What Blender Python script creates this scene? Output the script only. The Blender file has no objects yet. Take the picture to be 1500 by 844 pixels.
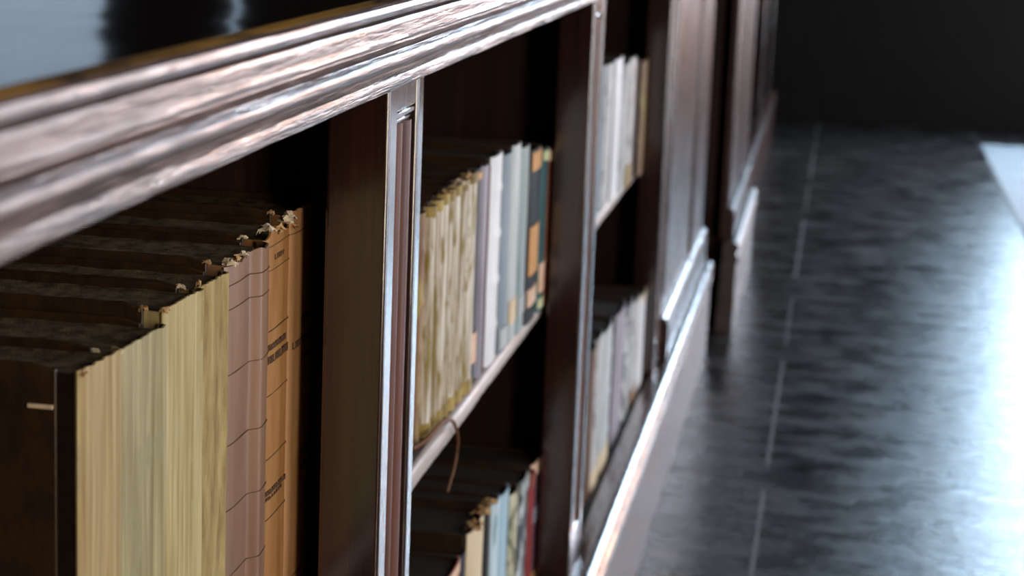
import bpy, bmesh, math, random
from mathutils import Vector, Matrix, noise

random.seed(7)
SC = bpy.context.scene
COL = SC.collection

# ------------------------------------------------------------------ materials
def new_mat(name):
    m = bpy.data.materials.new(name); m.use_nodes = True
    nt = m.node_tree
    for n in list(nt.nodes): nt.nodes.remove(n)
    out = nt.nodes.new('ShaderNodeOutputMaterial')
    b = nt.nodes.new('ShaderNodeBsdfPrincipled')
    nt.links.new(b.outputs[0], out.inputs[0])
    return m, nt, b

def coords(nt, scale=(1, 1, 1), rnd=False):
    tc = nt.nodes.new('ShaderNodeTexCoord')
    mp = nt.nodes.new('ShaderNodeMapping')
    mp.inputs['Scale'].default_value = scale
    nt.links.new(tc.outputs['Object'], mp.inputs['Vector'])
    if rnd:
        oi = nt.nodes.new('ShaderNodeObjectInfo')
        mul = nt.nodes.new('ShaderNodeMath'); mul.operation = 'MULTIPLY'; mul.inputs[1].default_value = 37.0
        nt.links.new(oi.outputs['Random'], mul.inputs[0])
        cb = nt.nodes.new('ShaderNodeCombineXYZ')
        for i in range(3): nt.links.new(mul.outputs[0], cb.inputs[i])
        nt.links.new(cb.outputs[0], mp.inputs['Location'])
    return mp.outputs[0]

def noise_tex(nt, vec, scale, detail=4, rough=.55):
    n = nt.nodes.new('ShaderNodeTexNoise')
    n.inputs['Scale'].default_value = scale
    n.inputs['Detail'].default_value = detail
    n.inputs['Roughness'].default_value = rough
    nt.links.new(vec, n.inputs['Vector'])
    return n.outputs['Fac']

def ramp(nt, fac, stops):
    r = nt.nodes.new('ShaderNodeValToRGB')
    el = r.color_ramp.elements
    while len(el) < len(stops): el.new(.5)
    for e, (p, c) in zip(el, stops):
        e.position = p
        e.color = (c[0], c[1], c[2], 1) if not isinstance(c, (int, float)) else (c, c, c, 1)
    nt.links.new(fac, r.inputs[0])
    return r.outputs[0]

def mixc(nt, fac, a, b, mode='MIX'):
    m = nt.nodes.new('ShaderNodeMix'); m.data_type = 'RGBA'; m.blend_type = mode
    if isinstance(fac, (int, float)): m.inputs[0].default_value = fac
    else: nt.links.new(fac, m.inputs[0])
    for s, v in ((6, a), (7, b)):
        if isinstance(v, tuple): m.inputs[s].default_value = (*v, 1)
        else: nt.links.new(v, m.inputs[s])
    return m.outputs[2]

def bump(nt, b, h, strength, dist):
    bn = nt.nodes.new('ShaderNodeBump')
    bn.inputs['Strength'].default_value = strength
    bn.inputs['Distance'].default_value = dist
    nt.links.new(h, bn.inputs['Height'])
    nt.links.new(bn.outputs[0], b.inputs['Normal'])

def wood(name, dark, light, axis='Y', rough=(.25, .5), bstr=.35, bdist=.0012, spec=.5, coat=0., grain=60, worn=None, worn_at=.62):
    m, nt, b = new_mat(name)
    sc = {'Y': (1, .05, 1), 'Z': (1, 1, .05), 'X': (.05, 1, 1)}[axis]
    v = coords(nt, sc)
    g = noise_tex(nt, v, grain, 6, .62)
    g2 = noise_tex(nt, v, grain * 5, 3, .6)
    c = ramp(nt, g, [(.3, dark), (.7, light)])
    if worn:
        w = noise_tex(nt, coords(nt, {'Y': (1, .22, 1), 'Z': (1, 1, .22), 'X': (.22, 1, 1)}[axis]), 28, 5, .7)
        wf = ramp(nt, w, [(worn_at - .06, 0.), (worn_at + .06, 1.)])
        c = mixc(nt, wf, c, worn)
    nt.links.new(c, b.inputs['Base Color'])
    r = ramp(nt, g2, [(.25, rough[0]), (.75, rough[1])])
    nt.links.new(r, b.inputs['Roughness'])
    b.inputs['Specular IOR Level'].default_value = spec
    b.inputs['Coat Weight'].default_value = coat
    b.inputs['Coat Roughness'].default_value = .12
    add = nt.nodes.new('ShaderNodeMath'); add.operation = 'ADD'
    nt.links.new(g, add.inputs[0]); nt.links.new(g2, add.inputs[1])
    bump(nt, b, add.outputs[0], bstr, bdist)
    return m

def book_mat(name, c1, c2, scale=40, stretch=.15, lo=.35, hi=.65, rough=.55, spec=.4, spot=None, spot_at=.6, spot_scale=25, bstr=.3, weave=False, coat=0., spot_z=.6):
    m, nt, b = new_mat(name)
    v = coords(nt, (1, 1, stretch), True)
    n = noise_tex(nt, v, scale, 5, .6)
    c = ramp(nt, n, [(lo, c1), (hi, c2)])
    v2 = coords(nt, (1, 1, spot_z), True)
    if spot:
        s = noise_tex(nt, v2, spot_scale, 4, .6)
        sf = ramp(nt, s, [(spot_at - .05, 0.), (spot_at + .05, 1.)])
        c = mixc(nt, sf, c, spot)
    nt.links.new(c, b.inputs['Base Color'])
    b.inputs['Roughness'].default_value = rough
    b.inputs['Specular IOR Level'].default_value = spec
    b.inputs['Coat Weight'].default_value = coat
    b.inputs['Coat Roughness'].default_value = .3
    if weave:
        w = nt.nodes.new('ShaderNodeTexWave'); w.bands_direction = 'Z'; w.inputs['Scale'].default_value = 300; w.inputs['Distortion'].default_value = 2
        nt.links.new(coords(nt), w.inputs['Vector'])
        w2 = nt.nodes.new('ShaderNodeTexWave'); w2.bands_direction = 'Y'; w2.inputs['Scale'].default_value = 260; w2.inputs['Distortion'].default_value = 2
        nt.links.new(coords(nt), w2.inputs['Vector'])
        ad = nt.nodes.new('ShaderNodeMath'); ad.operation = 'ADD'
        nt.links.new(w.outputs['Fac'], ad.inputs[0]); nt.links.new(w2.outputs['Fac'], ad.inputs[1])
        bump(nt, b, ad.outputs[0], .5, .0006)
    else:
        n3 = noise_tex(nt, v, scale * 6, 4, .65)
        bump(nt, b, n3, bstr, .0008)
    return m

def flat(name, c, rough=.6, spec=.4, metallic=0.):
    m, nt, b = new_mat(name)
    v = coords(nt, (1, 1, 1), True)
    n = noise_tex(nt, v, 120, 4, .6)
    cc = ramp(nt, n, [(.3, tuple(x * .75 for x in c)), (.7, tuple(min(1, x * 1.2) for x in c))])
    nt.links.new(cc, b.inputs['Base Color'])
    b.inputs['Roughness'].default_value = rough
    b.inputs['Specular IOR Level'].default_value = spec
    b.inputs['Metallic'].default_value = metallic
    return m

M = {}
MAH_D, MAH_L = (.012, .0036, .002), (.040, .0115, .006)
M['top'] = wood('dark polished top', (.006, .005, .005), (.016, .011, .009), 'Y', (.10, .16), .04, .0004, coat=.3)
M['gold'] = wood('worn ochre varnish', (.08, .04, .006), (.42, .22, .03), 'Y', (.35, .5), .3, .0008, worn=(.02, .01, .005), worn_at=.55)
M['cornice'] = wood('worn mahogany cornice', (.045, .026, .022), (.19, .125, .115), 'Y', (.24, .55), .8, .0016, spec=.9, coat=.12, worn=(.030, .016, .014), worn_at=.60)
M['rail'] = wood('scuffed mahogany rail', (.06, .038, .034), (.25, .185, .17), 'Y', (.24, .55), 1., .0020, spec=.9, coat=.1, worn=(.02, .012, .01), worn_at=.55)
M['stile'] = wood('mahogany stile', MAH_D, MAH_L, 'Z', (.18, .30), .3, .0006, spec=.8, coat=1.)
M['reed'] = wood('red brown reeding', (.05, .016, .008), (.15, .05, .026), 'Z', (.35, .55), .3, .0006)
M['inner'] = wood('dull inner mahogany', (.012, .0038, .0022), (.030, .0095, .0055), 'Z', (.5, .7), .2, .0006, spec=.3)
M['shelf'] = wood('grey worn shelf edge', (.30, .25, .22), (.58, .50, .46), 'Y', (.4, .6), .3, .0006)
M['shelf_top'] = wood('dusty shelf board', (.035, .027, .022), (.075, .06, .05), 'Y', (.5, .7), .2, .0006)
M['plinth'] = wood('rubbed plinth board', (.05, .035, .03), (.11, .08, .07), 'Y', (.32, .48), .25, .0008, spec=.9)
M['base'] = wood('polished base moulding', (.03, .014, .010), (.08, .04, .03), 'Y', (.2, .34), .25, .0006, spec=.6, coat=.4)
M['panelling'] = wood('dark wall panelling', (.006, .0035, .003), (.014, .008, .006), 'Z', (.5, .7), .2, .001, spec=.2)
M['plaster'] = flat('aged plaster', (.30, .27, .23), .9, .2)
M['ceiling'] = wood('dark ceiling boards', (.03, .02, .015), (.07, .045, .03), 'X', (.6, .8), .2, .001, spec=.2)
M['pages'] = book_mat('dusty page tops', (.035, .025, .014), (.13, .095, .052), 90, 1, rough=.9, spec=.1, spot=(.18, .14, .09), spot_at=.70, spot_scale=180, bstr=.8)
M['board'] = book_mat('dark brown leather boards', (.018, .009, .004), (.04, .020, .008), 60, .5, rough=.38, spec=.5, bstr=.4)
M['joint'] = flat('torn dark joint leather', (.012, .006, .004), .7, .2)
M['scrap'] = flat('torn pale paper', (.62, .50, .34), .8, .2)
M['scrapo'] = flat('torn buff leather', (.45, .28, .13), .8, .2)
M['ink'] = flat('faded ink', (.12, .07, .04), .8, .1)
M['thong'] = flat('old leather thong', (.16, .065, .025), .6, .3)
M['iron'] = flat('dark iron', (.03, .03, .03), .5, .5, .6)

def floor_mat():
    m, nt, b = new_mat('worn dark floorboards')
    v = coords(nt, (.45, 1, 1))
    g = noise_tex(nt, v, 20, 7, .7)
    big = noise_tex(nt, coords(nt, (.8, 1.5, 1)), 6.5, 8, .68)
    c = ramp(nt, g, [(.3, (.014, .014, .015)), (.75, (.070, .067, .066))])
    c2 = ramp(nt, big, [(.42, (.35, .35, .36)), (.66, (1.5, 1.45, 1.4))])
    c = mixc(nt, 1.0, c, c2, 'MULTIPLY')
    # boards run across the aisle: gaps every 0.21 m along y
    br = nt.nodes.new('ShaderNodeTexBrick')
    br.inputs['Scale'].default_value = 1
    br.inputs['Mortar Size'].default_value = .004
    br.inputs['Brick Width'].default_value = 9.0
    br.inputs['Row Height'].default_value = .23
    br.inputs['Color1'].default_value = (.75, .75, .75, 1); br.inputs['Color2'].default_value = (1.25, 1.22, 1.2, 1)
    br.inputs['Mortar'].default_value = (.25, .25, .25, 1)
    nt.links.new(coords(nt), br.inputs['Vector'])
    c = mixc(nt, 1.0, c, br.outputs['Color'], 'MULTIPLY')
    nt.links.new(c, b.inputs['Base Color'])
    r = ramp(nt, big, [(.35, .18), (.68, .38)])
    nt.links.new(r, b.inputs['Roughness'])
    b.inputs['Specular IOR Level'].default_value = .5
    ad = nt.nodes.new('ShaderNodeMath'); ad.operation = 'ADD'
    nt.links.new(g, ad.inputs[0]); nt.links.new(big, ad.inputs[1])
    bump(nt, b, ad.outputs[0], .5, .006)
    return m
M['floor'] = floor_mat()
M['seam'] = flat('pale worn seam', (.14, .13, .12), .5, .4)

def floor_light_mat():  # brightness of the lit floor is put into this colour
    m, nt, b = new_mat('painted blue grey floor light')
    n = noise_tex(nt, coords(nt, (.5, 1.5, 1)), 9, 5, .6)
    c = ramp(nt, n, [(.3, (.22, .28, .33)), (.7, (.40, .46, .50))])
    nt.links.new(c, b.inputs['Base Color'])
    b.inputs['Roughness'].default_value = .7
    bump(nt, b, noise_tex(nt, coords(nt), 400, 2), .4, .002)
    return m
M['floor_light'] = floor_light_mat()

def glass_mat():
    m = bpy.data.materials.new('window glass'); m.use_nodes = True
    nt = m.node_tree
    for n in list(nt.nodes): nt.nodes.remove(n)
    o = nt.nodes.new('ShaderNodeOutputMaterial'); mx = nt.nodes.new('ShaderNodeMixShader')
    t = nt.nodes.new('ShaderNodeBsdfTransparent'); g = nt.nodes.new('ShaderNodeBsdfGlossy')
    g.inputs['Roughness'].default_value = .02
    mx.inputs[0].default_value = .06
    nt.links.new(t.outputs[0], mx.inputs[1]); nt.links.new(g.outputs[0], mx.inputs[2]); nt.links.new(mx.outputs[0], o.inputs[0])
    return m
M['glass'] = glass_mat()

# ------------------------------------------------------------------ mesh helpers
def link(name, bm, mats, parent=None, smooth=False, bevel=0., seg=2, angle=35):
    me = bpy.data.meshes.new(name)
    bmesh.ops.recalc_face_normals(bm, faces=bm.faces)
    bm.to_mesh(me); bm.free()
    if not isinstance(mats, (list, tuple)): mats = [mats]
    for m in mats: me.materials.append(m)
    o = bpy.data.objects.new(name, me)
    COL.objects.link(o)
    if smooth:
        for p in me.polygons: p.use_smooth = True
        me.set_sharp_from_angle(angle=math.radians(angle))
    if bevel:
        b = o.modifiers.new('edge', 'BEVEL'); b.width = bevel; b.segments = seg
        b.limit_method = 'ANGLE'; b.angle_limit = math.radians(40)
        for p in me.polygons: p.use_smooth = True
        me.set_sharp_from_angle(angle=math.radians(60))
    if parent is not None:
        o.parent = parent
        o.matrix_parent_inverse = Matrix.Translation(-parent.location) if o.get('_w', True) and parent.get('world_parts') else Matrix()
    return o

def empty(name, loc, label=None, cat=None, group=None, kind=None, world=False):
    o = bpy.data.objects.new(name, None); COL.objects.link(o)
    o.location = loc; o.empty_display_size = .05
    if world: o['world_parts'] = True
    tag(o, label, cat, group, kind)
    return o

def tag(o, label=None, cat=None, group=None, kind=None):
    if label: o['label'] = label
    if cat: o['category'] = cat
    if group: o['group'] = group
    if kind: o['kind'] = kind
    return o

def box(bm, x0, x1, y0, y1, z0, z1, mi=0):
    v = [bm.verts.new((x, y, z)) for x in (x0, x1) for y in (y0, y1) for z in (z0, z1)]
    for f in ((0, 1, 3, 2), (4, 6, 7, 5), (0, 4, 5, 1), (2, 3, 7, 6), (0, 2, 6, 4), (1, 5, 7, 3)):
        bm.faces.new([v[i] for i in f]).material_index = mi
    return v

def prof_y(bm, prof, y0, y1, mis=None, ny=1, wob=0., seed=0):
    """closed (x,z) profile run along y, with a slight wobble of hand worked timber"""
    rings = []
    for k in range(ny + 1):
        y = y0 + (y1 - y0) * k / ny
        r = []
        for i, (x, z) in enumerate(prof):
            dx = dz = 0
            if wob:
                dx = wob * noise.noise(Vector((i * .31 + seed, y * 9, 0))) + wob * .6 * noise.noise(Vector((i * .7 + seed, y * 45, 3)))
                dz = wob * noise.noise(Vector((i * .31 + seed, y * 9, 7))) + wob * .6 * noise.noise(Vector((i * .7 + seed, y * 45, 9)))
            r.append(bm.verts.new((x + dx, y, z + dz)))
        rings.append(r)
    n = len(prof)
    for k in range(ny):
        for i in range(n):
            j = (i + 1) % n
            f = bm.faces.new((rings[k][i], rings[k][j], rings[k + 1][j], rings[k + 1][i]))
            if mis: f.material_index = mis[i]
    bm.faces.new(rings[0]); bm.faces.new(rings[-1][::-1])

def arc(cx, cz, r, a0, a1, n=6):
    return [(cx + r * math.cos(math.radians(a0 + (a1 - a0) * i / n)), cz + r * math.sin(math.radians(a0 + (a1 - a0) * i / n))) for i in range(n + 1)]

def tube(bm, pts, r, n=8):
    rings = []
    for i, p in enumerate(pts):
        p = Vector(p)
        d = (Vector(pts[min(i + 1, len(pts) - 1)]) - Vector(pts[max(i - 1, 0)])).normalized()
        a = d.cross(Vector((0, 0, 1)))
        if a.length < .01: a = d.cross(Vector((1, 0, 0)))
        a.normalize(); b = d.cross(a)
        rr = r[i] if isinstance(r, (list, tuple)) else r
        rings.append([bm.verts.new(p + a * rr * math.cos(t * 2 * math.pi / n) + b * rr * math.sin(t * 2 * math.pi / n)) for t in range(n)])
    for k in range(len(rings) - 1):
        for t in range(n):
            bm.faces.new((rings[k][t], rings[k][(t + 1) % n], rings[k + 1][(t + 1) % n], rings[k + 1][t]))
    bm.faces.new(rings[0][::-1]); bm.faces.new(rings[-1])

# ------------------------------------------------------------------ bookcases
Z_FLOOR_IN, CORN = .250, 1.109

def top_board(root, y0, y1, xf, xb):
    prof = [(xb, 1.188), (xf - .008, 1.188), (xf - .002, 1.1877), (xf + .002, 1.1866), (xf + .0050, 1.1848), (xf + .0060, 1.1815), (xf + .0050, 1.1785), (xf + .0022, 1.1768), (xf - .010, 1.1762), (xb, 1.1762)]
    mis = [0, 1, 1, 2, 2, 2, 2, 2, 0, 0]
    bm = bmesh.new(); prof_y(bm, prof, y0, y1, mis, ny=int((y1 - y0) / .02), wob=.0003, seed=1)
    return link('top_board', bm, [M['top'], M['gold'], M['cornice']], root, smooth=True, angle=30)

def cornice(root, y0, y1, xf):
    d = xf - .045
    P = [(.030, 1.1765), (.0385, 1.1764), (.0400, 1.1745), (.0448, 1.1737), (.0454, 1.1722), (.0452, 1.1690), (.0449, 1.1655), (.0452, 1.1620), (.0456, 1.1598), (.0446, 1.1580),
         (.0400, 1.1565), (.0340, 1.1550), (.0250, 1.1530), (.0250, 1.1490), (.0320, 1.1475)]
    P += arc(.0295, 1.1412, .0062, 62, -70, 7)
    P += [(.0240, 1.1340), (.0160, 1.1325), (.0110, 1.1300), (.0060, 1.1260), (.0040, 1.1222), (-.015, 1.1220), (-.015, 1.1762)]
    bm = bmesh.new(); prof_y(bm, [(x + d, z) for x, z in P], y0, y1, None, ny=int((y1 - y0) / .02), wob=.00035, seed=2)
    c = link('cornice', bm, M['cornice'], root, smooth=True, angle=38)
    P = [(-.015, 1.1222), (.0085, 1.1222), (.0118, 1.1205), (.0128, 1.1180), (.0126, 1.1130), (.0116, 1.1100), (.0090, 1.1086), (-.015, 1.1085)]
    bm = bmesh.new(); prof_y(bm, [(x + d, z) for x, z in P], y0, y1, None, ny=int((y1 - y0) / .012), wob=.0006, seed=3)
    link('light_rail', bm, M['rail'], root, smooth=True, angle=38)
    return c

def base(root, y0, y1, xf, step=None):
    P = [(-.010, .262), (.006, .262), (.016, .2635), (.026, .262), (.033, .256), (.0365, .248), (.0350, .240), (.0290, .2335), (.0285, .2285), (.0335, .2240), (.0360, .2180), (.0355, .2100),
         (.0320, .2030), (.0290, .2000), (.0285, .190), (-.010, .190)]
    bm = bmesh.new(); prof_y(bm, [(x + xf, z) for x, z in P], y0, y1 + .034, None, ny=int((y1 - y0) / .03), wob=.0006, seed=5)
    link('base_moulding', bm, M['base'], root, smooth=True, angle=35)
    bm = bmesh.new(); box(bm, xf - .02, xf + .030, y0, y1 + .03, 0, .1905)
    link('plinth', bm, M['plinth'], root, bevel=.002)
    if step:
        P = [(-.02, .355), (.006, .355), (.012, .350), (.0155, .341), (.0155, .264), (-.02, .264)]
        bm = bmesh.new(); prof_y(bm, [(x + xf, z) for x, z in P], step[0], step[1], None, ny=20, wob=.0005, seed=6)
        link('base_block', bm, M['base'], root, smooth=True, angle=35)

def stile(root, y0, xf=0., w=.13, ztop=1.1085):
    """face post: two rounded strips, top and foot blocks, a sunk field with reeds"""
    zb = .264
    s1, s2 = .029, .023
    bm = bmesh.new()
    box(bm, xf - .050, xf, y0, y0 + s1, zb, ztop)
    box(bm, xf - .050, xf, y0 + w - s2, y0 + w, zb, ztop)
    box(bm, xf - .050, xf - .0015, y0 + s1, y0 + w - s2, 1.083, ztop)
    box(bm, xf - .050, xf - .0015, y0 + s1, y0 + w - s2, zb, .325)
    box(bm, xf - .050, xf - .010, y0 + s1, y0 + w - s2, .325, 1.083)
    st = link('stile', bm, M['stile'], root, bevel=.0035, seg=3)
    bm = bmesh.new()
    ya, yb = y0 + s1 + .003, y0 + w - s2 - .002
    L = yb - ya
    for c, r, h in ((ya + L * .10, .006, .0035), (ya + L * .40, .0095, .0065), (ya + L * .76, .0115, .008)):
        n = 8; A = []; B = []
        for i in range(n + 1):
            t = math.pi * i / n
            A.append(bm.verts.new((xf - .0098 + h * math.sin(t), c - r * math.cos(t), .327)))
            B.append(bm.verts.new((xf - .0098 + h * math.sin(t), c - r * math.cos(t), 1.0725)))
        for i in range(n): bm.faces.new((A[i], A[i + 1], B[i + 1], B[i]))
        bm.faces.new(B[::-1]); bm.faces.new(A)
    link('reeding', bm, M['reed'], st, smooth=True, angle=50)
    bm = bmesh.new()
    for z0, z1, h in ((1.0775, 1.0828, .007), (1.0725, 1.0765, .0045)):
        box(bm, xf - .010, xf - .010 + h, y0 + s1 + .001, y0 + w - s2 - .001, z0, z1)
    link('cap_moulding', bm, M['stile'], st, bevel=.0012)
    return st

def bookcase(name, label, y0, y1, stiles, xf, shelves, end):
    root = empty(name, (xf - .15, (y0 + y1) / 2, 0), label, 'bookcase', world=True)
    xb = xf - .34
    ytop0, ytop1 = y0 - .04, y1 + .04
    top_board(root, ytop0, ytop1, xf + .045, xb - .02)
    cornice(root, ytop0 + .005, ytop1 - .005, xf + .045)
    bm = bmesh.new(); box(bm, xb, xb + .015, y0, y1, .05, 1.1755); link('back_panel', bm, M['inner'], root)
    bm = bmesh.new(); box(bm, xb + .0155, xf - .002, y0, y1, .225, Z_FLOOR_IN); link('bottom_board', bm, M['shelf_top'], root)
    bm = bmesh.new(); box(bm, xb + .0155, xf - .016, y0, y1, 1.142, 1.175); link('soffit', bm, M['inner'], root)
    for s in stiles:
        stile(root, s, xf)
        c = s + .085
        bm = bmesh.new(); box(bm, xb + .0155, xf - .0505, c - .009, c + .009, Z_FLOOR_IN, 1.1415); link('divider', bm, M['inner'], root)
    for (sa, sb, zt) in shelves:
        bm = bmesh.new(); box(bm, xb + .016, xf - .068, sa, sb, zt - .0205, zt - .0002); sh = link('shelf', bm, M['shelf_top'], root)
        bm = bmesh.new(); prof_y(bm, [(xf - .068, zt - .0205), (xf - .063, zt - .0205), (xf - .060, zt - .018), (xf - .060, zt - .003), (xf - .063, zt), (xf - .068, zt)], sa, sb, None, ny=int((sb - sa) / .02), wob=.0008, seed=zt)
        link('lipping', bm, M['shelf'], sh, smooth=True, angle=60)
    # closed end section: framed panel and broad corner pilaster
    if end:
        e0, e1 = end
        bm = bmesh.new()
        box(bm, xb + .0155, xf - .016, e0, e0 + .018, .25, 1.1415)
        link('end_side', bm, M['inner'], root)
        bm = bmesh.new()
        box(bm, xf - .015, xf - .006, e0 + .012, e1 - .40, .264, 1.1085)
        link('front_panel', bm, M['base_z'], root, bevel=.003)
        bm = bmesh.new()
        box(bm, xf - .015, xf + .001, e0 + .05, e0 + .60, .40, 1.06)
        link('raised_field', bm, M['base_z'], root, bevel=.006, seg=3)
        bm = bmesh.new()
        box(bm, xf - .05, xf + .002, e1 - .39, e1, .264, 1.1085)
        link('corner_pilaster', bm, M['base_z'], root, bevel=.006, seg=3)
        bm = bmesh.new()
        box(bm, xb + .0155, xf - .0505, e1 - .02, e1, .02, 1.1415); link('end_panel', bm, M['inner'], root)
        base(root, y0, y1, xf, (e0 + .02, e1 + .012))
    else:
        base(root, y0, y1, xf)
    return root

M['base_z'] = wood('polished upright panels', (.03, .014, .010), (.075, .036, .026), 'Z', (.22, .34), .2, .0006, spec=.7, coat=.3)

ST = [-1.045, .25, 1.54, 2.835, 4.13]
D = [s + .085 for s in ST]
near = bookcase('bookcase', 'long low mahogany bookcase with open shelves and moulded top nearest the viewer', -1.045, 5.47, ST, 0.,
                [(D[0] + .0095, D[1] - .0095, .671), (D[1] + .0095, D[2] - .0095, .671), (D[2] + .0095, D[3] - .0095, .671), (D[3] + .0095, D[4] - .0095, .690)], (4.262, 5.47))

# the farther bookcase, standing past the gap
far = empty('bookcase', (-.15, 8.0, 0), 'farther dark bookcase beyond the narrow gap, near the dark end wall', 'bookcase', world=True)
ya, yb, yc = 5.86, 6.86, 10.3
bm = bmesh.new(); box(bm, -.34, -.325, ya, yc, .05, 1.1755); link('back_panel', bm, M['inner'], far)
top_board(far, ya - .03, yc, .095, -.36)
cornice(far, ya - .02, yc - .01, .095)
bm = bmesh.new(); box(bm, -.324, .03, ya, ya + .02, .0, 1.175); link('end_panel', bm, M['inner'], far)
bm = bmesh.new(); box(bm, .0, .052, ya, ya + .42, .264, 1.12); box(bm, .0, .046, ya + .421, ya + .57, .264, 1.12); box(bm, .0, .052, ya + .571, yb, .264, 1.12)
link('corner_pilaster', bm, M['base_z'], far, bevel=.006, seg=3)
P = [(-.010, .262), (.006, .262), (.016, .2635), (.026, .262), (.033, .256), (.0365, .248), (.0350, .240), (.0290, .2335), (.0285, .2285), (.0335, .2240), (.0360, .2180), (.0355, .2100), (.0320, .2030), (.0290, .2000), (.0285, 0.), (-.02, 0.)]
bm = bmesh.new(); prof_y(bm, [(x + .055, z) for x, z in P], ya - .06, yb + .05, None, ny=30, wob=.0006, seed=8)
link('base_moulding', bm, M['plinth'], far, smooth=True, angle=35)
bm = bmesh.new(); prof_y(bm, [(.03, .355), (.058, .355), (.066, .350), (.070, .341), (.070, .264), (.03, .264)], ya - .02, yb + .02, None, ny=12, wob=.0006, seed=9)
link('base_block', bm, M['base'], far, smooth=True, angle=35)
bm = bmesh.new(); prof_y(bm, [(x - .002, z) for x, z in P], yb + .055, yc, None, ny=60, wob=.0006, seed=10)
link('base_moulding', bm, M['base'], far, smooth=True, angle=35)
bm = bmesh.new(); box(bm, -.324, -.023, ya + .021, yc, .225, .250); link('bottom_board', bm, M['shelf_top'], far)
for s in (yb + .01, 8.0, 9.1, 10.17):
    stile(far, s, 0.)
    bm = bmesh.new(); box(bm, -.324, -.0505, s + .056, s + .074, .2505, 1.1415); link('divider', bm, M['inner'], far)
for a, b in ((yb + .0845, 8.0555), (8.0745, 9.1555), (9.1745, 10.2255)):
    bm = bmesh.new(); box(bm, -.324, -.060, a, b, .67, .69); link('shelf', bm, M['shelf'], far, bevel=.003)

# ------------------------------------------------------------------ books
def spine_pt(u, t, b, flat_=.6):
    """plan of a rounded spine: u across 0..1, thickness t, bulge b"""
    return b * (max(0., 1 - abs(2 * u - 1) ** 3.2)) ** flat_

def fold(u, ridges):
    x = 0.
    for (a, c, hh) in ridges:
        k = min(1., max(0., (u - a) / (c - a))); k = k * k * (3 - 2 * k)
        e = min(1., max(0., (1 - u) / .07))
        x += hh * k * e ** .5
    return x

def spine_mesh(t, h, b, torn=.0008, nu=14, nz=40, seed=0, skew=0., dent=.0006, bands=0, rag=None, th=.0016, ridges=()):
    bm = bmesh.new()
    g = []; gi = []
    for k in range(nz + 1):
        row = []; ri = []
        for i in range(nu + 1):
            u = i / nu
            z = h * k / nz
            x = spine_pt(u, t, b)
            x += fold(u, ridges)
            x += skew * b * math.sin(math.pi * u) * (u - .5) * 2
            x += dent * noise.noise(Vector((u * 4 + seed, z * 14, seed))) * (0 < i < nu)
            if bands:
                for q in range(bands):
                    zc = h * (q + .8) / (bands + .6)
                    x += .0022 * math.exp(-((z - zc) / .0035) ** 2) * math.sin(math.pi * u) ** .3
            zz = z
            if k >= nz - 1:
                j = noise.noise(Vector((u * 9 + seed * 3.3, seed, 2))) + .7 * noise.noise(Vector((u * 27 + seed, 5, seed)))
                amp = torn * (1 if k == nz else .5)
                zz += amp * j
                if rag: zz += rag(u) * (1 if k == nz else .55)
            y = t * u
            row.append(bm.verts.new((x, y, zz)))
            ri.append(bm.verts.new((x - th, min(max(y, .0008), t - .0008), zz)))
        g.append(row); gi.append(ri)
    for k in range(nz):
        for i in range(nu):
            bm.faces.new((g[k][i], g[k][i + 1], g[k + 1][i + 1], g[k + 1][i]))
            bm.faces.new((gi[k][i + 1], gi[k][i], gi[k + 1][i], gi[k + 1][i + 1]))
        bm.faces.new((g[k][0], g[k + 1][0], gi[k + 1][0], gi[k][0]))
        bm.faces.new((g[k + 1][nu], g[k][nu], gi[k][nu], gi[k + 1][nu]))
    for i in range(nu):
        bm.faces.new((g[nz][i], g[nz][i + 1], gi[nz][i + 1], gi[nz][i]))
        bm.faces.new((g[0][i + 1], g[0][i], gi[0][i], gi[0][i + 1]))
    return bm

def board_bm(depth, h, tb, xj, seed, chip=True):
    """a board with a rounded spine edge and a slightly worn head"""
    bm = bmesh.new()
    nx = 24
    tops = []
    for side in (0, 1):
        row = []
        for i in range(nx + 1):
            x = -depth + (depth + xj) * i / nx
            zt = h + .0007 * noise.noise(Vector((x * 60, seed, side)))
            if chip and i >= nx - 1: zt -= .003 * (i - nx + 2) * .5
            row.append((bm.verts.new((x, tb * side, 0)), bm.verts.new((x, tb * side, zt))))
        tops.append(row)
    A, B = tops
    for i in range(nx):
        bm.faces.new((A[i][0], A[i + 1][0], A[i + 1][1], A[i][1]))
        bm.faces.new((B[i + 1][0], B[i][0], B[i][1], B[i + 1][1]))
        bm.faces.new((A[i][1], A[i + 1][1], B[i + 1][1], B[i][1]))
        bm.faces.new((A[i + 1][0], A[i][0], B[i][0], B[i + 1][0]))
    for i in (0, nx):
        bm.faces.new((A[i][0], A[i][1], B[i][1], B[i][0]))
    return bm

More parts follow.
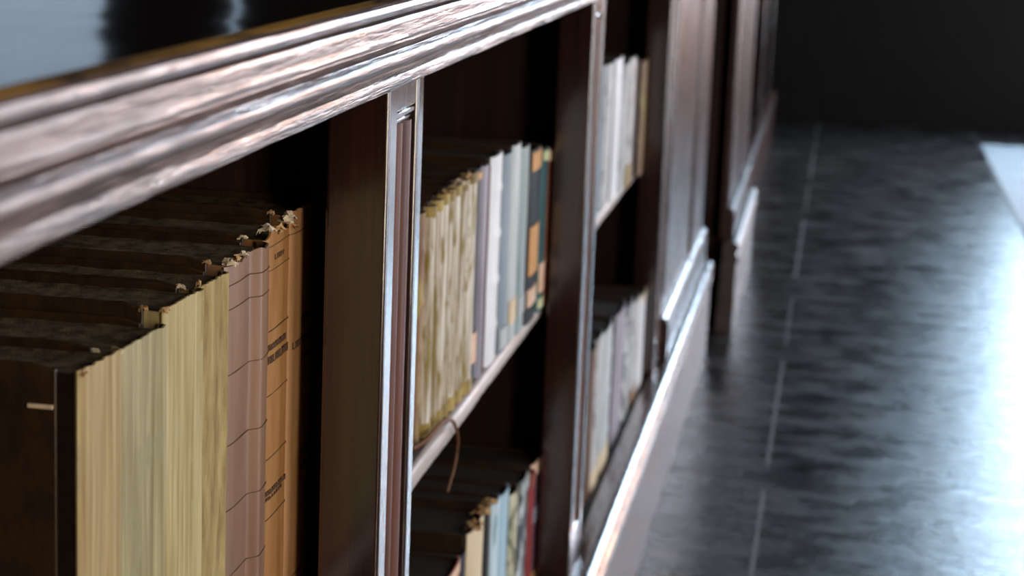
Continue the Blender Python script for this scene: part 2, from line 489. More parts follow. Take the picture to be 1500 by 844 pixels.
def crumple(bm, c, sx, sy, sz, seed, n=5):
    """a little curled scrap of torn paper or leather"""
    c = Vector(c); g = []
    for i in range(n + 1):
        r = []
        for j in range(n + 1):
            u, v = i / n - .5, j / n - .5
            p = Vector((u * sx, v * sy, sz * (.35 - 1.2 * (u * u + v * v))))
            p += Vector((noise.noise(Vector((u * 5 + seed, v * 5, 1))), noise.noise(Vector((u * 5, v * 5 + seed, 4))), noise.noise(Vector((u * 5, v * 5, seed + 8))))) * max(sx, sy) * .35
            r.append(p + c)
        g.append(r)
    up = [[bm.verts.new(p) for p in r] for r in g]
    dn = [[bm.verts.new(p - Vector((0, 0, .0009))) for p in r] for r in g]
    for i in range(n):
        for j in range(n):
            bm.faces.new((up[i][j], up[i + 1][j], up[i + 1][j + 1], up[i][j + 1]))
            bm.faces.new((dn[i][j + 1], dn[i + 1][j + 1], dn[i + 1][j], dn[i][j]))
    for i in range(n):
        bm.faces.new((up[i + 1][0], up[i][0], dn[i][0], dn[i + 1][0])); bm.faces.new((up[i][n], up[i + 1][n], dn[i + 1][n], dn[i][n]))
        bm.faces.new((up[0][i], up[0][i + 1], dn[0][i + 1], dn[0][i])); bm.faces.new((up[n][i + 1], up[n][i], dn[n][i], dn[n][i + 1]))

def on_spine(t, b, u, z, off=.0006):
    return (spine_pt(u, t, b) + off, t * u, z)

def strip_on_spine(bm, t, b, u0, u1, z0, z1, off=.0006, n=6, slope=0., ridges=()):
    a = []; c = []
    for i in range(n + 1):
        u = u0 + (u1 - u0) * i / n
        dz = slope * (u - .5)
        o2 = off + fold(u, ridges)
        a.append(bm.verts.new(on_spine(t, b, u, z0 + dz, o2))); c.append(bm.verts.new(on_spine(t, b, u, z1 + dz, o2)))
    for i in range(n): bm.faces.new((a[i], a[i + 1], c[i + 1], c[i]))
    a2 = [bm.verts.new(v.co - Vector((.0012, 0, 0))) for v in a]; c2 = [bm.verts.new(v.co - Vector((.0012, 0, 0))) for v in c]
    for i in range(n):
        bm.faces.new((c[i], c[i + 1], c2[i + 1], c2[i])); bm.faces.new((a[i + 1], a[i], a2[i], a2[i + 1]))
    bm.faces.new((a[0], c[0], c2[0], a2[0])); bm.faces.new((c[n], a[n], a2[n], c2[n]))

def folio(x, y0, y1, zb, zt, depth, mat, label, b=.0045, torn=.001, seed=1, skew=0., rag=None, flaps=(), rules=(), prints=(), corner=None, ridges=(), group='folios in the first bay'):
    t = y1 - y0 - .0008; h = zt - zb
    r = empty('book', (x, y0 + .0004, zb), label, 'book', group)
    tb = .0032
    bm = spine_mesh(t, h - .001, b, torn, seed=seed, skew=skew, rag=rag, nz=56, nu=26, ridges=ridges)
    link('spine', bm, mat, r, smooth=True, angle=60)
    for k, off in enumerate((.0006, t - tb - .0006)):
        bm = board_bm(depth, h + .001, tb, -.013, seed + k)
        o = link('board', bm, M['board'], r, bevel=.0011, seg=3)
        o.location = (0, off, 0)
        if k == 0 and corner:
            bm = bmesh.new()
            crumple(bm, (-.0135, tb * .5, h - .0022), .006, tb * 1.3, .004, seed)
            c = link('worn_corner', bm, M[corner], o, smooth=True)
    bm = bmesh.new()
    # pages: a slightly rounded block with a dusty uneven top
    n = 22; ny = 8; g = []
    for i in range(n + 1):
        row = []
        for j in range(ny + 1):
            v = j / ny
            xx = -depth + .006 + (depth - .0085) * i / n
            if i == n: xx += spine_pt(v, t, b) * .6
            zz = h - .0045 + .0012 * noise.noise(Vector((xx * 40, v * 6, seed))) - .002 * math.sin(math.pi * v)
            row.append(bm.verts.new((xx, tb + .001 + (t - 2 * tb - .002) * v, zz)))
        g.append(row)
    gb = [[bm.verts.new((v.co.x, v.co.y, .003)) for v in row] for row in g]
    for i in range(n):
        for j in range(ny):
            bm.faces.new((g[i][j], g[i + 1][j], g[i + 1][j + 1], g[i][j + 1]))
        for j in (0, ny):
            bm.faces.new((g[i][j], gb[i][j], gb[i + 1][j], g[i + 1][j]))
    for i in (0, n):
        for j in range(ny): bm.faces.new((g[i][j], g[i][j + 1], gb[i][j + 1], gb[i][j]))
    bm.faces.new([gb[i][0] for i in range(n + 1)] + [gb[i][ny] for i in range(n, -1, -1)])
    link('text_block', bm, M['pages'], r, smooth=True, angle=40)
    # dark torn joint between board and spine
    bm = bmesh.new()
    n = 50; A = []; B = []
    for i in range(n + 1):
        z = (h - .004) * i / n
        e = .0012 * noise.noise(Vector((z * 90, seed, 0)))
        A.append(bm.verts.new((-.0145, .0022, z))); B.append(bm.verts.new((-.0012 + e, .0012 + abs(e), z)))
    for i in range(n): bm.faces.new((A[i], B[i], B[i + 1], A[i + 1]))
    ext = bmesh.ops.extrude_face_region(bm, geom=list(bm.faces))
    for v in [q for q in ext['geom'] if isinstance(q, bmesh.types.BMVert)]: v.co.y += .0012
    link('joint', bm, mat if corner else M['joint'], r, smooth=True)
    for (u, dz, sx, sy, sz, mk) in flaps:
        bm = bmesh.new()
        p = on_spine(t, b, u, h + dz, -.001)
        crumple(bm, p, sx, sy, sz, seed * 1.7 + u * 9)
        link('torn_flap', bm, M[mk], r, smooth=True)
    for z, th_, sl in rules:
        bm = bmesh.new(); strip_on_spine(bm, t, b, .04, .96, z - zb - th_ * .75, z - zb, .0006, 26, sl * .2, ridges)
        link('ruled_line', bm, M['ink'], r)
    rr = random.Random(seed)
    for z, hh, u0, u1 in prints:
        bm = bmesh.new(); u = u0
        while u < u1:
            w = rr.uniform(.035, .075)
            k = rr.random(); za, zc = z - zb, z - zb + hh
            strip_on_spine(bm, t, b, u, u + .016, za, zc, .0008, 1, 0., ridges)
            if k < .7: strip_on_spine(bm, t, b, u + w - .016, u + w, za, zc, .0008, 1, 0., ridges)
            if k < .5: strip_on_spine(bm, t, b, u, u + w, zc - .0010, zc, .0008, 1, 0., ridges)
            elif k < .8: strip_on_spine(bm, t, b, u, u + w, (za + zc) / 2, (za + zc) / 2 + .0010, .0008, 1, 0., ridges)
            else: strip_on_spine(bm, t, b, u, u + w, za, za + .0010, .0008, 1, 0., ridges)
            u += w + .025
        link('printed_title', bm, M['ink'], r)
    return r

def small_book(x, y0, y1, zb, zt, depth, mat, label, group, b=.005, bands=0, labels=(), caps=(), seed=1, torn=.0008, boards=None, flaps=()):
    """cover (boards and rounded spine in one shell), pages, pasted labels"""
    t = y1 - y0 - .0012; h = zt - zb
    r = empty('book', (x, y0 + .0006, zb), label, 'book', group)
    bm = spine_mesh(t, h, b, torn, seed=seed, bands=bands, nu=10, nz=36 if bands else 16, dent=.0004)
    link('spine', bm, mat, r, smooth=True, angle=60)
    tb = min(.0025, t * .14)
    for off in (0.0003, t - tb - .0003):
        bm = bmesh.new(); box(bm, -depth, -.004, 0, tb, 0, h - .0005)
        o = link('board', bm, boards or M['board'], r, bevel=.0007)
        o.location = (0, off, 0)
    bm = bmesh.new(); box(bm, -depth + .005, -.002, tb + .0006, t - tb - .0006, .003, h - .0045)
    link('text_block', bm, M['pages_dark'], r)
    for (f0, f1, mk) in labels:
        bm = bmesh.new(); strip_on_spine(bm, t, b + .0003, .06, .94, h * f0, h * f1, .0012 + (.0006 if bands else 0), 8)
        link('spine_label', bm, M[mk], r, smooth=True, angle=50)
    for (f0, f1, mk) in caps:
        bm = bmesh.new(); strip_on_spine(bm, t, b + .0002, .0, 1., h * f0, h * f1, .0011, 8)
        link('leather_cap', bm, M[mk], r, smooth=True, angle=50)
    for (u, dz, sx, sy, sz, mk) in flaps:
        bm = bmesh.new(); crumple(bm, on_spine(t, b, u, h + dz, -.001), sx, sy, sz, seed * 1.3 + u * 7)
        link('torn_flap', bm, M[mk], r, smooth=True)
    return r

# --- first bay: seven folios
ZS = .6715
def bmx(n, *a, **k): M[n] = book_mat(n, *a, **k); return M[n]
bmx('f1', (0.25, 0.165, 0.058), (0.45, 0.34, 0.165), 150, .035, spot=(.30, .24, .12), spot_at=.66, spot_scale=30, bstr=.5)
bmx('f2', (0.2, 0.165, 0.065), (0.4, 0.355, 0.185), 150, .035, spot=(.26, .24, .12), spot_at=.64, spot_scale=24, bstr=.5)
bmx('f3', (0.29, 0.215, 0.07), (0.5, 0.41, 0.21), 150, .035, spot=(.38, .33, .16), spot_at=.62, spot_scale=30, bstr=.5)
bmx('f4', (0.24, 0.155, 0.04), (0.46, 0.34, 0.13), 90, .2, weave=True)
bmx('f5', (.19, .095, .05), (.29, .16, .09), 30, .1, rough=.45, spec=.5, coat=.4, bstr=.1)
bmx('f6', (0.28, 0.12, 0.032), (0.4, 0.2, 0.065), 40, .2, spot=(.28, .13, .045), spot_at=.66, spot_scale=18, rough=.48, coat=.1, bstr=.2)
bmx('f7', (0.36, 0.17, 0.065), (0.48, 0.26, 0.12), 40, .2, spot=(.34, .17, .07), spot_at=.68, spot_scale=18, rough=.45, coat=.15, bstr=.2)

b1 = folio(-.080, 1.089, 1.151, ZS, .984, .19, M['f1'], 'tan vellum folio whose dark leather front cover faces out, first in the row', seed=1, torn=.0012, corner=None, ridges=[(.60, .66, .0016), (.84, .92, .002)],
           flaps=[(.06, -.003, .006, .005, .004, 'scrapo')])
b2 = folio(-.080, 1.151, 1.238, ZS, .981, .20, M['f2'], 'broad olive-grey folio next to the one showing its front cover', seed=2, torn=.0010, corner='scrap', ridges=[(.10, .16, -.001), (.70, .84, .0040)], flaps=[(.03, -.001, .006, .007, .004, 'scrap')])
b3 = folio(-.080, 1.238, 1.311, ZS, .990, .19, M['f3'], 'pale yellow-cream folio between the olive-grey folio and the woven cloth one', seed=3, torn=.0010, corner='scrapo', ridges=[(.62, .70, .0012), (.80, .90, .003)], flaps=[(.04, -.002, .005, .006, .005, 'scrapo')])
b4 = folio(-.080, 1.313, 1.372, ZS, .990, .20, M['f4'], 'narrow folio in frayed woven ochre cloth with a loose near edge', seed=4, torn=.0012, b=.004, ridges=[(.75, .88, .003)], corner='scrap', flaps=[(.02, .001, .003, .004, .006, 'scrapo')])
b5 = folio(-.080, 1.372, 1.461, ZS, .996, .19, M['f5'], 'smooth pinkish-brown folio with a pale lavender sheen down its far side', seed=5, b=.004, torn=.0022, ridges=[(.56, .68, .0075)], corner='scrapo',
           rag=lambda u: -.004 * (u < .5), flaps=[(.08, -.002, .009, .008, .006, 'scrap'), (.22, -.001, .007, .007, .005, 'scrapo'), (.42, -.001, .006, .006, .004, 'scrap')],
           rules=[(.9776, .0009, .006), (.960, .0008, .006), (.9119, .0009, .006), (.8593, .0009, .006), (.81, .0007, .006), (.7589, .0009, .006)])
b6 = folio(-.080, 1.462, 1.536, ZS, .999, .20, M['f6'], 'orange-brown folio with torn head and faded print, second from the dark post', seed=6, torn=.004, b=.0045, ridges=[(.8, .9, .0015)], corner='scrap',
           rag=lambda u: -.003 + .006 * (.2 < u < .45), flaps=[(.12, .004, .012, .012, .007, 'scrap'), (.5, .0, .008, .010, .006, 'scrapo'), (.85, .002, .008, .010, .008, 'scrap')],
           rules=[(.9886, .0009, .004), (.9699, .0006, .004), (.9226, .0008, .004), (.8717, .0007, .004), (.8211, .0009, .004), (.772, .0008, .004)],
           prints=[(.9765, .004, .35, .7), (.907, .0045, .12, .85), (.8965, .006, .04, .97), (.791, .004, .1, .9), (.787, .0025, .1, .8)])
b7 = folio(-.080, 1.537, 1.6145, ZS, 1.006, .19, M['f7'], corner='scrapo', label='light orange-tan folio standing against the divider at the end of its row', seed=7, torn=.0012, b=.005,
           flaps=[(.04, -.004, .010, .009, .008, 'scrap'), (.10, -.012, .006, .008, .006, 'scrapo')],
           rules=[(.9875, .0009, .004), (.7003, .0009, .004)],
           prints=[(.909, .006, .4, .95), (.8925, .0055, .12, .97), (.879, .004, .45, .95), (.797, .006, .5, .85), (.784, .006, .5, .85)])

# paper tab caught in the joint of the first folio
bm = bmesh.new(); box(bm, -.030, -.0145, -.0012, .0008, .287, .2895)
link('page_marker', bm, M['scrap'], b1, bevel=.0004)

# --- second bay, upper shelf
bmx('mott', (.24, .17, .06), (.74, .68, .58), 130, .04, lo=.38, hi=.58, spot=(.24, .17, .03), spot_at=.57, spot_scale=80, spot_z=.25, bstr=.4)
bmx('mott2', (.18, .12, .03), (.62, .54, .44), 130, .04, lo=.40, hi=.62, spot=(.20, .14, .02), spot_at=.55, spot_scale=90, spot_z=.25, bstr=.4)
bmx('mbrown', (.16, .08, .03), (.30, .17, .07), 50, .25, spot=(.34, .25, .06), spot_at=.58)
bmx('gilt', (.16, .10, .02), (.42, .30, .07), 60, .4)
M['pages_dark'] = flat('dark dusty page tops', (.03, .024, .018), .9, .1)
bmx('navy', (.006, .008, .014), (.018, .020, .032), 40, .3)
bmx('lav', (.20, .18, .21), (.34, .31, .35), 40, .15)
bmx('dbrown', (.05, .018, .012), (.10, .04, .026), 40, .2)
bmx('white', (.62, .62, .62), (.82, .82, .82), 40, .15, spot=(.40, .38, .36), spot_at=.66)
bmx('bluegrey', (.14, .19, .22), (.26, .31, .35), 40, .12)
bmx('greywhite', (.36, .39, .38), (.56, .59, .57), 40, .15)
bmx('greygreen', (.20, .27, .27), (.38, .45, .44), 40, .15)
bmx('black', (.008, .008, .009), (.025, .024, .025), 40, .3, spot=(.10, .085, .085), spot_at=.68)
bmx('teal', (.012, .055, .055), (.035, .11, .11), 40, .2)
bmx('redbrown', (.14, .035, .02), (.30, .09, .05), 40, .25, spot=(.5, .22, .10), spot_at=.62)
bmx('orange', (.50, .22, .06), (.72, .38, .14), 40, .5)
bmx('peach', (.62, .36, .22), (.80, .55, .38), 40, .5)
bmx('citron', (.45, .48, .20), (.65, .66, .40), 40, .5)
bmx('red', (.28, .025, .025), (.42, .06, .05), 40, .25)
bmx('crimson', (.16, .012, .012), (.28, .03, .025), 40, .25)
bmx('purple', (.10, .045, .065), (.18, .09, .12), 40, .2)
bmx('cream', (.58, .44, .26), (.76, .62, .42), 40, .12)
bmx('paleblue', (.36, .48, .52), (.58, .70, .74), 40, .15, spot=(.16, .30, .32), spot_at=.62)
bmx('skyblue', (.26, .42, .50), (.44, .60, .68), 40, .12)
bmx('yellowmott', (.42, .40, .24), (.66, .64, .46), 60, .4, spot=(.10, .10, .05), spot_at=.52, spot_scale=60)
bmx('blackmott', (.03, .035, .04), (.10, .11, .12), 60, .4, spot=(.58, .60, .58), spot_at=.52, spot_scale=50)
bmx('greymott', (.34, .34, .32), (.56, .56, .54), 60, .2, spot=(.16, .14, .13), spot_at=.60, spot_scale=50)
bmx('oldbrown', (.07, .03, .014), (.14, .065, .03), 50, .2)

g2 = 'books on the upper shelf of the second bay'
mm = 'mottled cream and gilt book on the upper shelf, '
nth = ['first', 'second', 'third', 'fourth', 'fifth', 'sixth']
U = [
 (2.060, 2.092, -.083, .921, 'mbrown', 'brown spine with worn gilt patches, first book past the reeded post on the upper shelf', dict(bands=4)),
 (2.092, 2.121, -.082, .924, 'mott', mm + 'second from the reeded post', dict(b=.0095, caps=[(0., .06, 'gilt'), (.955, 1., 'gilt')])),
 (2.121, 2.149, -.081, .926, 'mott2', mm + 'third from the reeded post', dict(b=.0095, caps=[(0., .06, 'gilt'), (.955, 1., 'gilt')])),
 (2.149, 2.178, -.080, .929, 'mott', mm + 'fourth from the reeded post', dict(b=.0095, caps=[(0., .06, 'gilt'), (.955, 1., 'gilt')], flaps=[(.5, .002, .012, .012, .006, 'scrapo')])),
 (2.178, 2.208, -.079, .929, 'mott2', mm + 'fifth from the reeded post', dict(b=.0095, caps=[(0., .06, 'gilt'), (.955, 1., 'gilt')])),
 (2.208, 2.240, -.078, .930, 'mott', mm + 'sixth from the reeded post', dict(b=.0095, caps=[(0., .06, 'gilt'), (.955, 1., 'gilt')], flaps=[(.4, .003, .013, .012, .007, 'scrap')])),
 (2.240, 2.283, -.077, .931, 'mott2', mm + 'seventh from the reeded post', dict(b=.0095, caps=[(0., .06, 'gilt'), (.955, 1., 'gilt')], flaps=[(.5, .003, .014, .014, .008, 'scrapo')])),
 (2.283, 2.333, -.075, .933, 'mott', mm + 'broad last one before the navy book', dict(b=.0095, caps=[(0., .06, 'gilt'), (.955, 1., 'gilt')])),
 (2.333, 2.371, -.074, .931, 'navy', 'narrow navy-black book with a peach label at its foot', dict(labels=[(.10, .24, 'peach'), (.955, .985, 'orange')])),
 (2.371, 2.409, -.072, .930, 'lav', 'thin lavender-grey book between navy and white spines', dict()),
 (2.409, 2.427, -.071, .924, 'dbrown', 'very thin dark brown book beside the white spine', dict(b=.003)),
 (2.427, 2.505, -.070, .934, 'white', 'bright white book, tallest of the second bay upper shelf', dict(bands=4)),
 (2.505, 2.560, -.067, .927, 'bluegrey', 'plain blue-grey book just past the white spine', dict(labels=[(.02, .12, 'greywhite')])),
 (2.560, 2.620, -.065, .932, 'greywhite', 'pale grey book past the blue-grey spine', dict(labels=[(.10, .22, 'cream')])),
 (2.620, 2.680, -.063, .922, 'greygreen', 'grey-green book before the black spine with orange labels', dict(labels=[(.10, .20, 'greywhite')])),
 (2.680, 2.770, -.060, .911, 'black', 'black book with orange labels at head, middle and foot', dict(labels=[(.88, .985, 'orange'), (.28, .56, 'orange'), (.10, .20, 'peach')])),
 (2.770, 2.822, -.058, .902, 'teal', 'dark teal book second from the second post', dict(labels=[(.93, .985, 'citron'), (.12, .30, 'peach'), (.02, .08, 'citron')])),
 (2.822, 2.885, -.059, .896, 'redbrown', 'red-brown book with worn orange edges against the divider', dict(labels=[(.92, .985, 'peach')])),
]
for i, (a, b_, x, zt, mk, lab, kw) in enumerate(U):
    small_book(x, a + .001, b_ - .001, ZS, zt, .17 + .02 * ((i * 37) % 5) / 5, M[mk], lab, g2, seed=20 + i, **kw)

# --- second bay, lower row
g3 = 'books in the lower row of the second bay'
Lw = [
 (1.700, 1.765, -.085, .452, 'oldbrown', 'dark book showing only its dusty head, first in the lower row past the reeded post', {}),
 (1.765, 1.835, -.085, .456, 'dbrown', 'dark book showing only its dusty head, second in the lower row past the reeded post', {}),
 (1.835, 1.900, -.084, .454, 'oldbrown', 'dark book showing only its dusty head, third in the lower row past the reeded post', {}),
 (1.900, 1.970, -.084, .458, 'dbrown', 'dark book showing only its dusty head, fourth in the lower row past the reeded post', {}),
 (1.970, 2.045, -.083, .455, 'oldbrown', 'dark book showing only its dusty head, fifth in the lower row past the reeded post', {}),
 (2.045, 2.115, -.082, .457, 'mbrown', 'brown book in the lower row, second before the red spine', {}),
 (2.115, 2.190, -.081, .452, 'dbrown', 'dark brown book in the lower row just before the red spine', {}),
 (2.190, 2.258, -.080, .455, 'crimson', 'dark red book standing beside the brighter red spine in the lower row', {}),
 (2.258, 2.352, -.079, .453, 'red', 'bright red book with a worn pink head in the lower row', dict(caps=[(.93, 1.0, 'peach')])),
 (2.352, 2.381, -.077, .452, 'navy', 'thin navy book between the red and cream spines', dict(b=.003)),
 (2.381, 2.494, -.074, .470, 'cream', 'wide cream book in the lower row with a frayed head', dict(flaps=[(.3, .003, .02, .02, .01, 'scrapo'), (.8, .004, .02, .02, .01, 'scrapo')])),
 (2.494, 2.516, -.070, .472, 'black', 'thin black book between cream and pale blue spines', dict(b=.003, flaps=[(.5, .004, .02, .018, .012, 'scrapo')])),
 (2.516, 2.570, -.067, .468, 'paleblue', 'pale blue-white book with rubbed teal patches', {}),
 (2.570, 2.634, -.065, .464, 'skyblue', 'sky blue book in the lower row past the rubbed pale blue one', {}),
 (2.634, 2.692, -.061, .446, 'yellowmott', 'speckled yellow and black book in the lower row', {}),
 (2.692, 2.764, -.058, .447, 'blackmott', 'black book with white speckled patches in the lower row', dict(labels=[(.90, .985, 'greywhite')])),
 (2.764, 2.800, -.055, .438, 'crimson', 'deep crimson book second from the post in the lower row', dict(labels=[(.90, .985, 'redbrown')])),
 (2.800, 2.885, -.0585, .441, 'purple', 'purple book with a pale head and orange foot beside the second post', dict(caps=[(.90, 1.0, 'peach'), (.03, .11, 'orange')], labels=[(.52, .64, 'lav')])),
]
for i, (a, b_, x, zt, mk, lab, kw) in enumerate(Lw):
    small_book(x, a, b_, Z_FLOOR_IN + .0005, zt, .16 + .03 * ((i * 29) % 7) / 7, M[mk], lab, g3, seed=50 + i, **kw)

# --- third bay
g4 = 'books on the upper shelf of the third bay'
for i, (a, b_, x, zt, mk, lab, kw) in enumerate([
 (3.535, 3.600, -.070, .950, 'bluegrey', 'blue-grey book, first visible on the third bay upper shelf', {}),
 (3.600, 3.690, -.066, .948, 'greymott', 'grey speckled book second on the third bay upper shelf', {}),
 (3.690, 3.800, -.061, .950, 'white', 'white-grey broad book in the middle of the third bay upper shelf', {}),
 (3.800, 3.870, -.057, .932, 'greymott', 'shorter grey speckled book past the broad white one in the third bay', {}),
 (3.870, 3.955, -.053, .938, 'greymott', 'dark grey speckled book before the orange-brown one in the third bay', dict(caps=[(.0, .18, 'mbrown')])),
 (3.955, 4.040, -.056, .925, 'black', 'black book beside the orange-brown one on the third bay upper shelf', {}),
 (4.040, 4.125, -.046, .919, 'mbrown', 'orange-brown book at the far end of the third bay upper shelf', {}),
]):
    small_book(x, a, b_, .6905, zt, .17, M[mk], lab, g4, seed=80 + i, **kw)
g5 = 'books in the lower row of the third bay'
for i, (a, b_, x, zt, mk, lab, kw) in enumerate([
 (3.240, 3.306, -.031, .512, 'oldbrown', 'dull brown book first in the third bay lower row', {}),
 (3.306, 3.400, -.030, .516, 'greymott', 'grey speckled book second in the third bay lower row', dict(caps=[(.0, .14, 'cream')])),
 (3.400, 3.548, -.029, .506, 'greywhite', 'wide pale grey book in the third bay lower row with a tan foot', dict(bands=3, caps=[(.0, .15, 'cream')])),
 (3.548, 3.600, -.034, .470, 'navy', 'short navy book between two grey ones in the third bay lower row', {}),
 (3.600, 3.755, -.028, .497, 'lav', 'blue-lavender book standing taller than its neighbours in the third bay', {}),
 (3.755, 3.895, -.027, .476, 'blackmott', 'black and grey blotched book in the third bay lower row', {}),
 (3.895, 4.015, -.026, .460, 'greymott', 'light grey book second from the end post in the third bay lower row', dict(caps=[(.0, .16, 'mbrown')])),
 (4.015, 4.1250, -.025, .449, 'white', 'whitish book with a yellowed head beside the end post', dict(caps=[(.95, 1., 'cream')])),
]):
    small_book(x, a, b_, Z_FLOOR_IN + .0005, zt, .17, M[mk], lab, g5, seed=100 + i, **kw)

# --- loose leather thong hanging over the shelf edge
bm = bmesh.new()
ctl = [(-.078, 2.045, .6728), (-.070, 2.07, .675), (-.0635, 2.105, .682), (-.0590, 2.135, .682), (-.0555, 2.160, .674), (-.0545, 2.182, .652), (-.0570, 2.196, .632), (-.0575, 2.186, .615), (-.0580, 2.165, .603), (-.058, 2.150, .596)]
pts = []
for i in range(len(ctl) - 1):
    p0, p1, p2, p3 = [Vector(ctl[max(0, min(len(ctl) - 1, i + k))]) for k in (-1, 0, 1, 2)]
    for s in range(6):
        u = s / 6
        pts.append(.5 * ((2 * p1) + (-p0 + p2) * u + (2 * p0 - 5 * p1 + 4 * p2 - p3) * u * u + (-p0 + 3 * p1 - 3 * p2 + p3) * u ** 3))
pts.append(Vector(ctl[-1]))
tube(bm, pts, [.0026 - .0012 * i / len(pts) for i in range(len(pts))])
tag(link('leather_thong', bm, M['thong'], None, smooth=True), 'thin curled brown leather thong hanging over the second bay shelf edge', 'thong')

# ------------------------------------------------------------------ room
X0, X1, Y0, Y1, ZC = -5.6, 3.8, -3.2, 11.4, 4.2
T = .25
bm = bmesh.new(); box(bm, X0 - T, X1 + T, Y0 - T, Y1 + T, -.1, 0)
tag(link('floor', bm, M['floor']), kind='structure')
bm = bmesh.new()
for x in (.241, 1.066, -.59, 1.89, 2.72):
    rr = random.Random(int(x * 1000))
    y = -3.
    while y < 11.3:
        l = rr.uniform(.5, 1.6)
        w = rr.uniform(.0022, .0042)
        box(bm, x - w, x + w, y, min(y + l, 11.35), .0002, .0012)
        y += l + rr.uniform(.02, .35)
tag(link('trim_1', bm, M['seam']), kind='structure')
bm = bmesh.new(); box(bm, X0 - T, X1 + T, Y0 - T, Y1 + T, ZC, ZC + .1)
for k in range(7): box(bm, X0, X1, Y0 + .8 + k * 2.1, Y0 + 1.02 + k * 2.1, ZC - .22, ZC - .0005)
tag(link('ceiling', bm, M['ceiling']), kind='structure')

def wall_with(name, axis, pos, a0, a1, openings, mat, out):
    """axis 'x': wall plane x=pos running along y; axis 'y': plane y=pos running along x"""
    bm = bmesh.new()
    cuts = sorted(openings)
    def seg(u0, u1, z0, z1):
        p0, p1 = (pos, pos + out * T) if out > 0 else (pos + out * T, pos)
        if axis == 'x': box(bm, p0, p1, u0, u1, z0, z1)
        else: box(bm, u0, u1, p0, p1, z0, z1)
    u = a0
    for (u0, u1, z0, z1) in cuts:
        seg(u, u0, 0, ZC); seg(u0, u1, 0, z0); seg(u0, u1, z1, ZC); u = u1
    seg(u, a1, 0, ZC)
    return tag(link(name, bm, mat), kind='structure')

WN = [0]
def window(axis, pos, u0, u1, z0, z1, out, nu, nz, power, color=(.78, .89, 1.)):
    WN[0] += 1
    c = ((pos + out * .12), (u0 + u1) / 2, z0) if axis == 'x' else ((u0 + u1) / 2, pos + out * .12, z0)
    r = empty('window_%d' % WN[0], c, kind='structure', world=True)
    def bx(bm, a0, a1, d0, d1, za, zb):
        p0, p1 = sorted((pos + out * d0, pos + out * d1))
        if axis == 'x': box(bm, p0, p1, a0, a1, za, zb)
        else: box(bm, a0, a1, p0, p1, za, zb)
    bm = bmesh.new(); f = .05
    bx(bm, u0, u0 + f, .06, .14, z0, z1); bx(bm, u1 - f, u1, .06, .14, z0, z1)
    bx(bm, u0 + f, u1 - f, .06, .14, z0, z0 + f); bx(bm, u0 + f, u1 - f, .06, .14, z1 - f, z1)
    for i in range(1, nu): a = u0 + (u1 - u0) * i / nu; bx(bm, a - .015, a + .015, .07, .13, z0 + f, z1 - f)
    for i in range(1, nz): a = z0 + (z1 - z0) * i / nz; bx(bm, u0 + f, u1 - f, .08, .12, a - .012, a + .012)
    link('window_frame', bm, M['ceiling'], r)
    bm = bmesh.new(); bx(bm, u0 + f, u1 - f, .098, .102, z0 + f, z1 - f); link('pane', bm, M['glass'], r)
    L = bpy.data.lights.new('daylight', 'AREA'); L.shape = 'RECTANGLE'  # serves the windows and the added fill openings alike
    L.size = u1 - u0 - .08; L.size_y = z1 - z0 - .08; L.energy = power; L.color = color
    lo = bpy.data.objects.new('daylight', L); COL.objects.link(lo)
    zc = (z0 + z1) / 2; q = pos + out * .20
    if axis == 'x':
        lo.location = (q, (u0 + u1) / 2, zc); lo.rotation_euler = (math.pi / 2, 0, math.pi / 2 if out > 0 else -math.pi / 2)
    else:
        lo.location = ((u0 + u1) / 2, q, zc); lo.rotation_euler = (math.pi / 2, 0, math.pi if out > 0 else 0)
    # area lights shine along local -Z
    d = Vector((-out, 0, 0)) if axis == 'x' else Vector((0, -out, 0))
    lo.rotation_euler = d.to_track_quat('-Z', 'Y').to_euler()
    return r

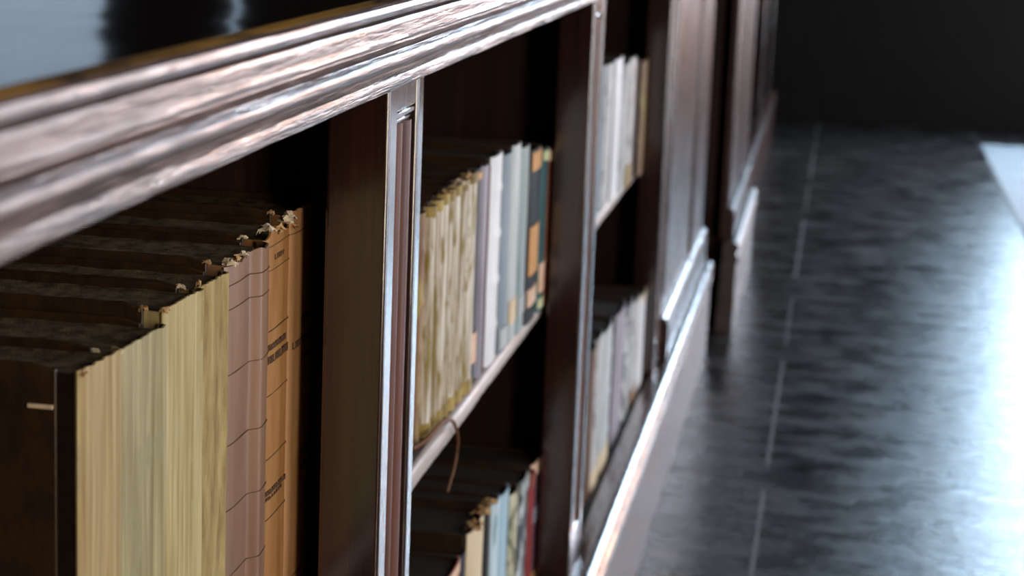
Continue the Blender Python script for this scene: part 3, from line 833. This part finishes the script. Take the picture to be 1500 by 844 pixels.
FW = [(-5.3, -3.84, 1.15, 3.4), (-3.17, -3.02, 1.15, 3.4), (1.36, 2.45, .85, 3.2)]
WARM_FILL = [(2.6, 3.65, .45, 2.5)]  # unseen opening added to warm the pilaster tops and cornice
wall_with('wall_far', 'y', Y1, X0 - T, X1 + T, FW + WARM_FILL, M['panelling'], 1)
RW = [(-3.1, -1.45, .6, 3.6), (.2, 1.6, 1.1, 3.5), (2.9, 4.4, .05, 3.5), (7.9, 10.5, .04, 3.5)]  # first opening is added behind the camera as warm fill
wall_with('wall_right', 'x', X1, Y0, Y1, RW, M['panelling'], 1)
wall_with('wall_left', 'x', X0, Y0, Y1, [], M['panelling'], -1)
wall_with('wall_back', 'y', Y0, X0 - T, X1 + T, [], M['panelling'], -1)
for i, (a, b_, c, d) in enumerate(FW):
    window('y', Y1, a, b_, c, d, 1, 1 if i < 2 else 2, 4, [2.4, .35, 265][i], (.56, .78, 1.))
window('y', Y1, *WARM_FILL[0], 1, 2, 4, 190, (1., .55, .36))  # added warm fill light, set in a made-up window
for i, (a, b_, c, d) in enumerate(RW):
    window('x', X1, a, b_, c, d, 1, 3, 4, [290, 90, 130, 230][i], [(1., .85, .66), (.90, .90, 1.), (.85, .90, 1.), (.70, .85, 1.)][i])
bm = bmesh.new(); box(bm, X0, X1, Y1 - .02, Y1 - .0005, 0.0, .14); tag(link('baseboard_far', bm, M['panelling'], bevel=.004), kind='structure')

# thin pale slab painted as daylight on the floor, right of the aisle
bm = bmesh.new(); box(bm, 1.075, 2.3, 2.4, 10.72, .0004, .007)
rg = tag(link('floor_light_patch', bm, M['floor_light'], bevel=.003), 'pale blue-grey slab with a straight edge, painted as daylight on the dark floor', 'floor_light')

# ------------------------------------------------------------------ world, camera
w = bpy.data.worlds.new('overcast'); SC.world = w; w.use_nodes = True
w.node_tree.nodes['Background'].inputs[0].default_value = (.55, .68, .85, 1)
w.node_tree.nodes['Background'].inputs[1].default_value = .5

cam = bpy.data.cameras.new('camera'); co = bpy.data.objects.new('camera', cam); COL.objects.link(co)
R = [[0.98610156, 0.07008878, -0.15063622], [0.16141997, -0.18950705, 0.96851984], [0.03933575, -0.97937462, -0.19818692]]
mw = Matrix([[R[i][0], -R[i][1], -R[i][2], (.34, 0, 1.272)[i]] for i in range(3)] + [[0, 0, 0, 1]])
co.matrix_world = mw
cam.sensor_width = 36; cam.lens = 72; cam.clip_start = .02; cam.clip_end = 60
cam.dof.use_dof = True; cam.dof.focus_distance = 1.50; cam.dof.aperture_fstop = 8.5; cam.dof.aperture_blades = 7
SC.camera = co
vs = SC.view_settings
vs.view_transform = 'Standard'; vs.look = 'None'; vs.exposure = 0.0; vs.gamma = 1.0; vs.use_curve_mapping = False
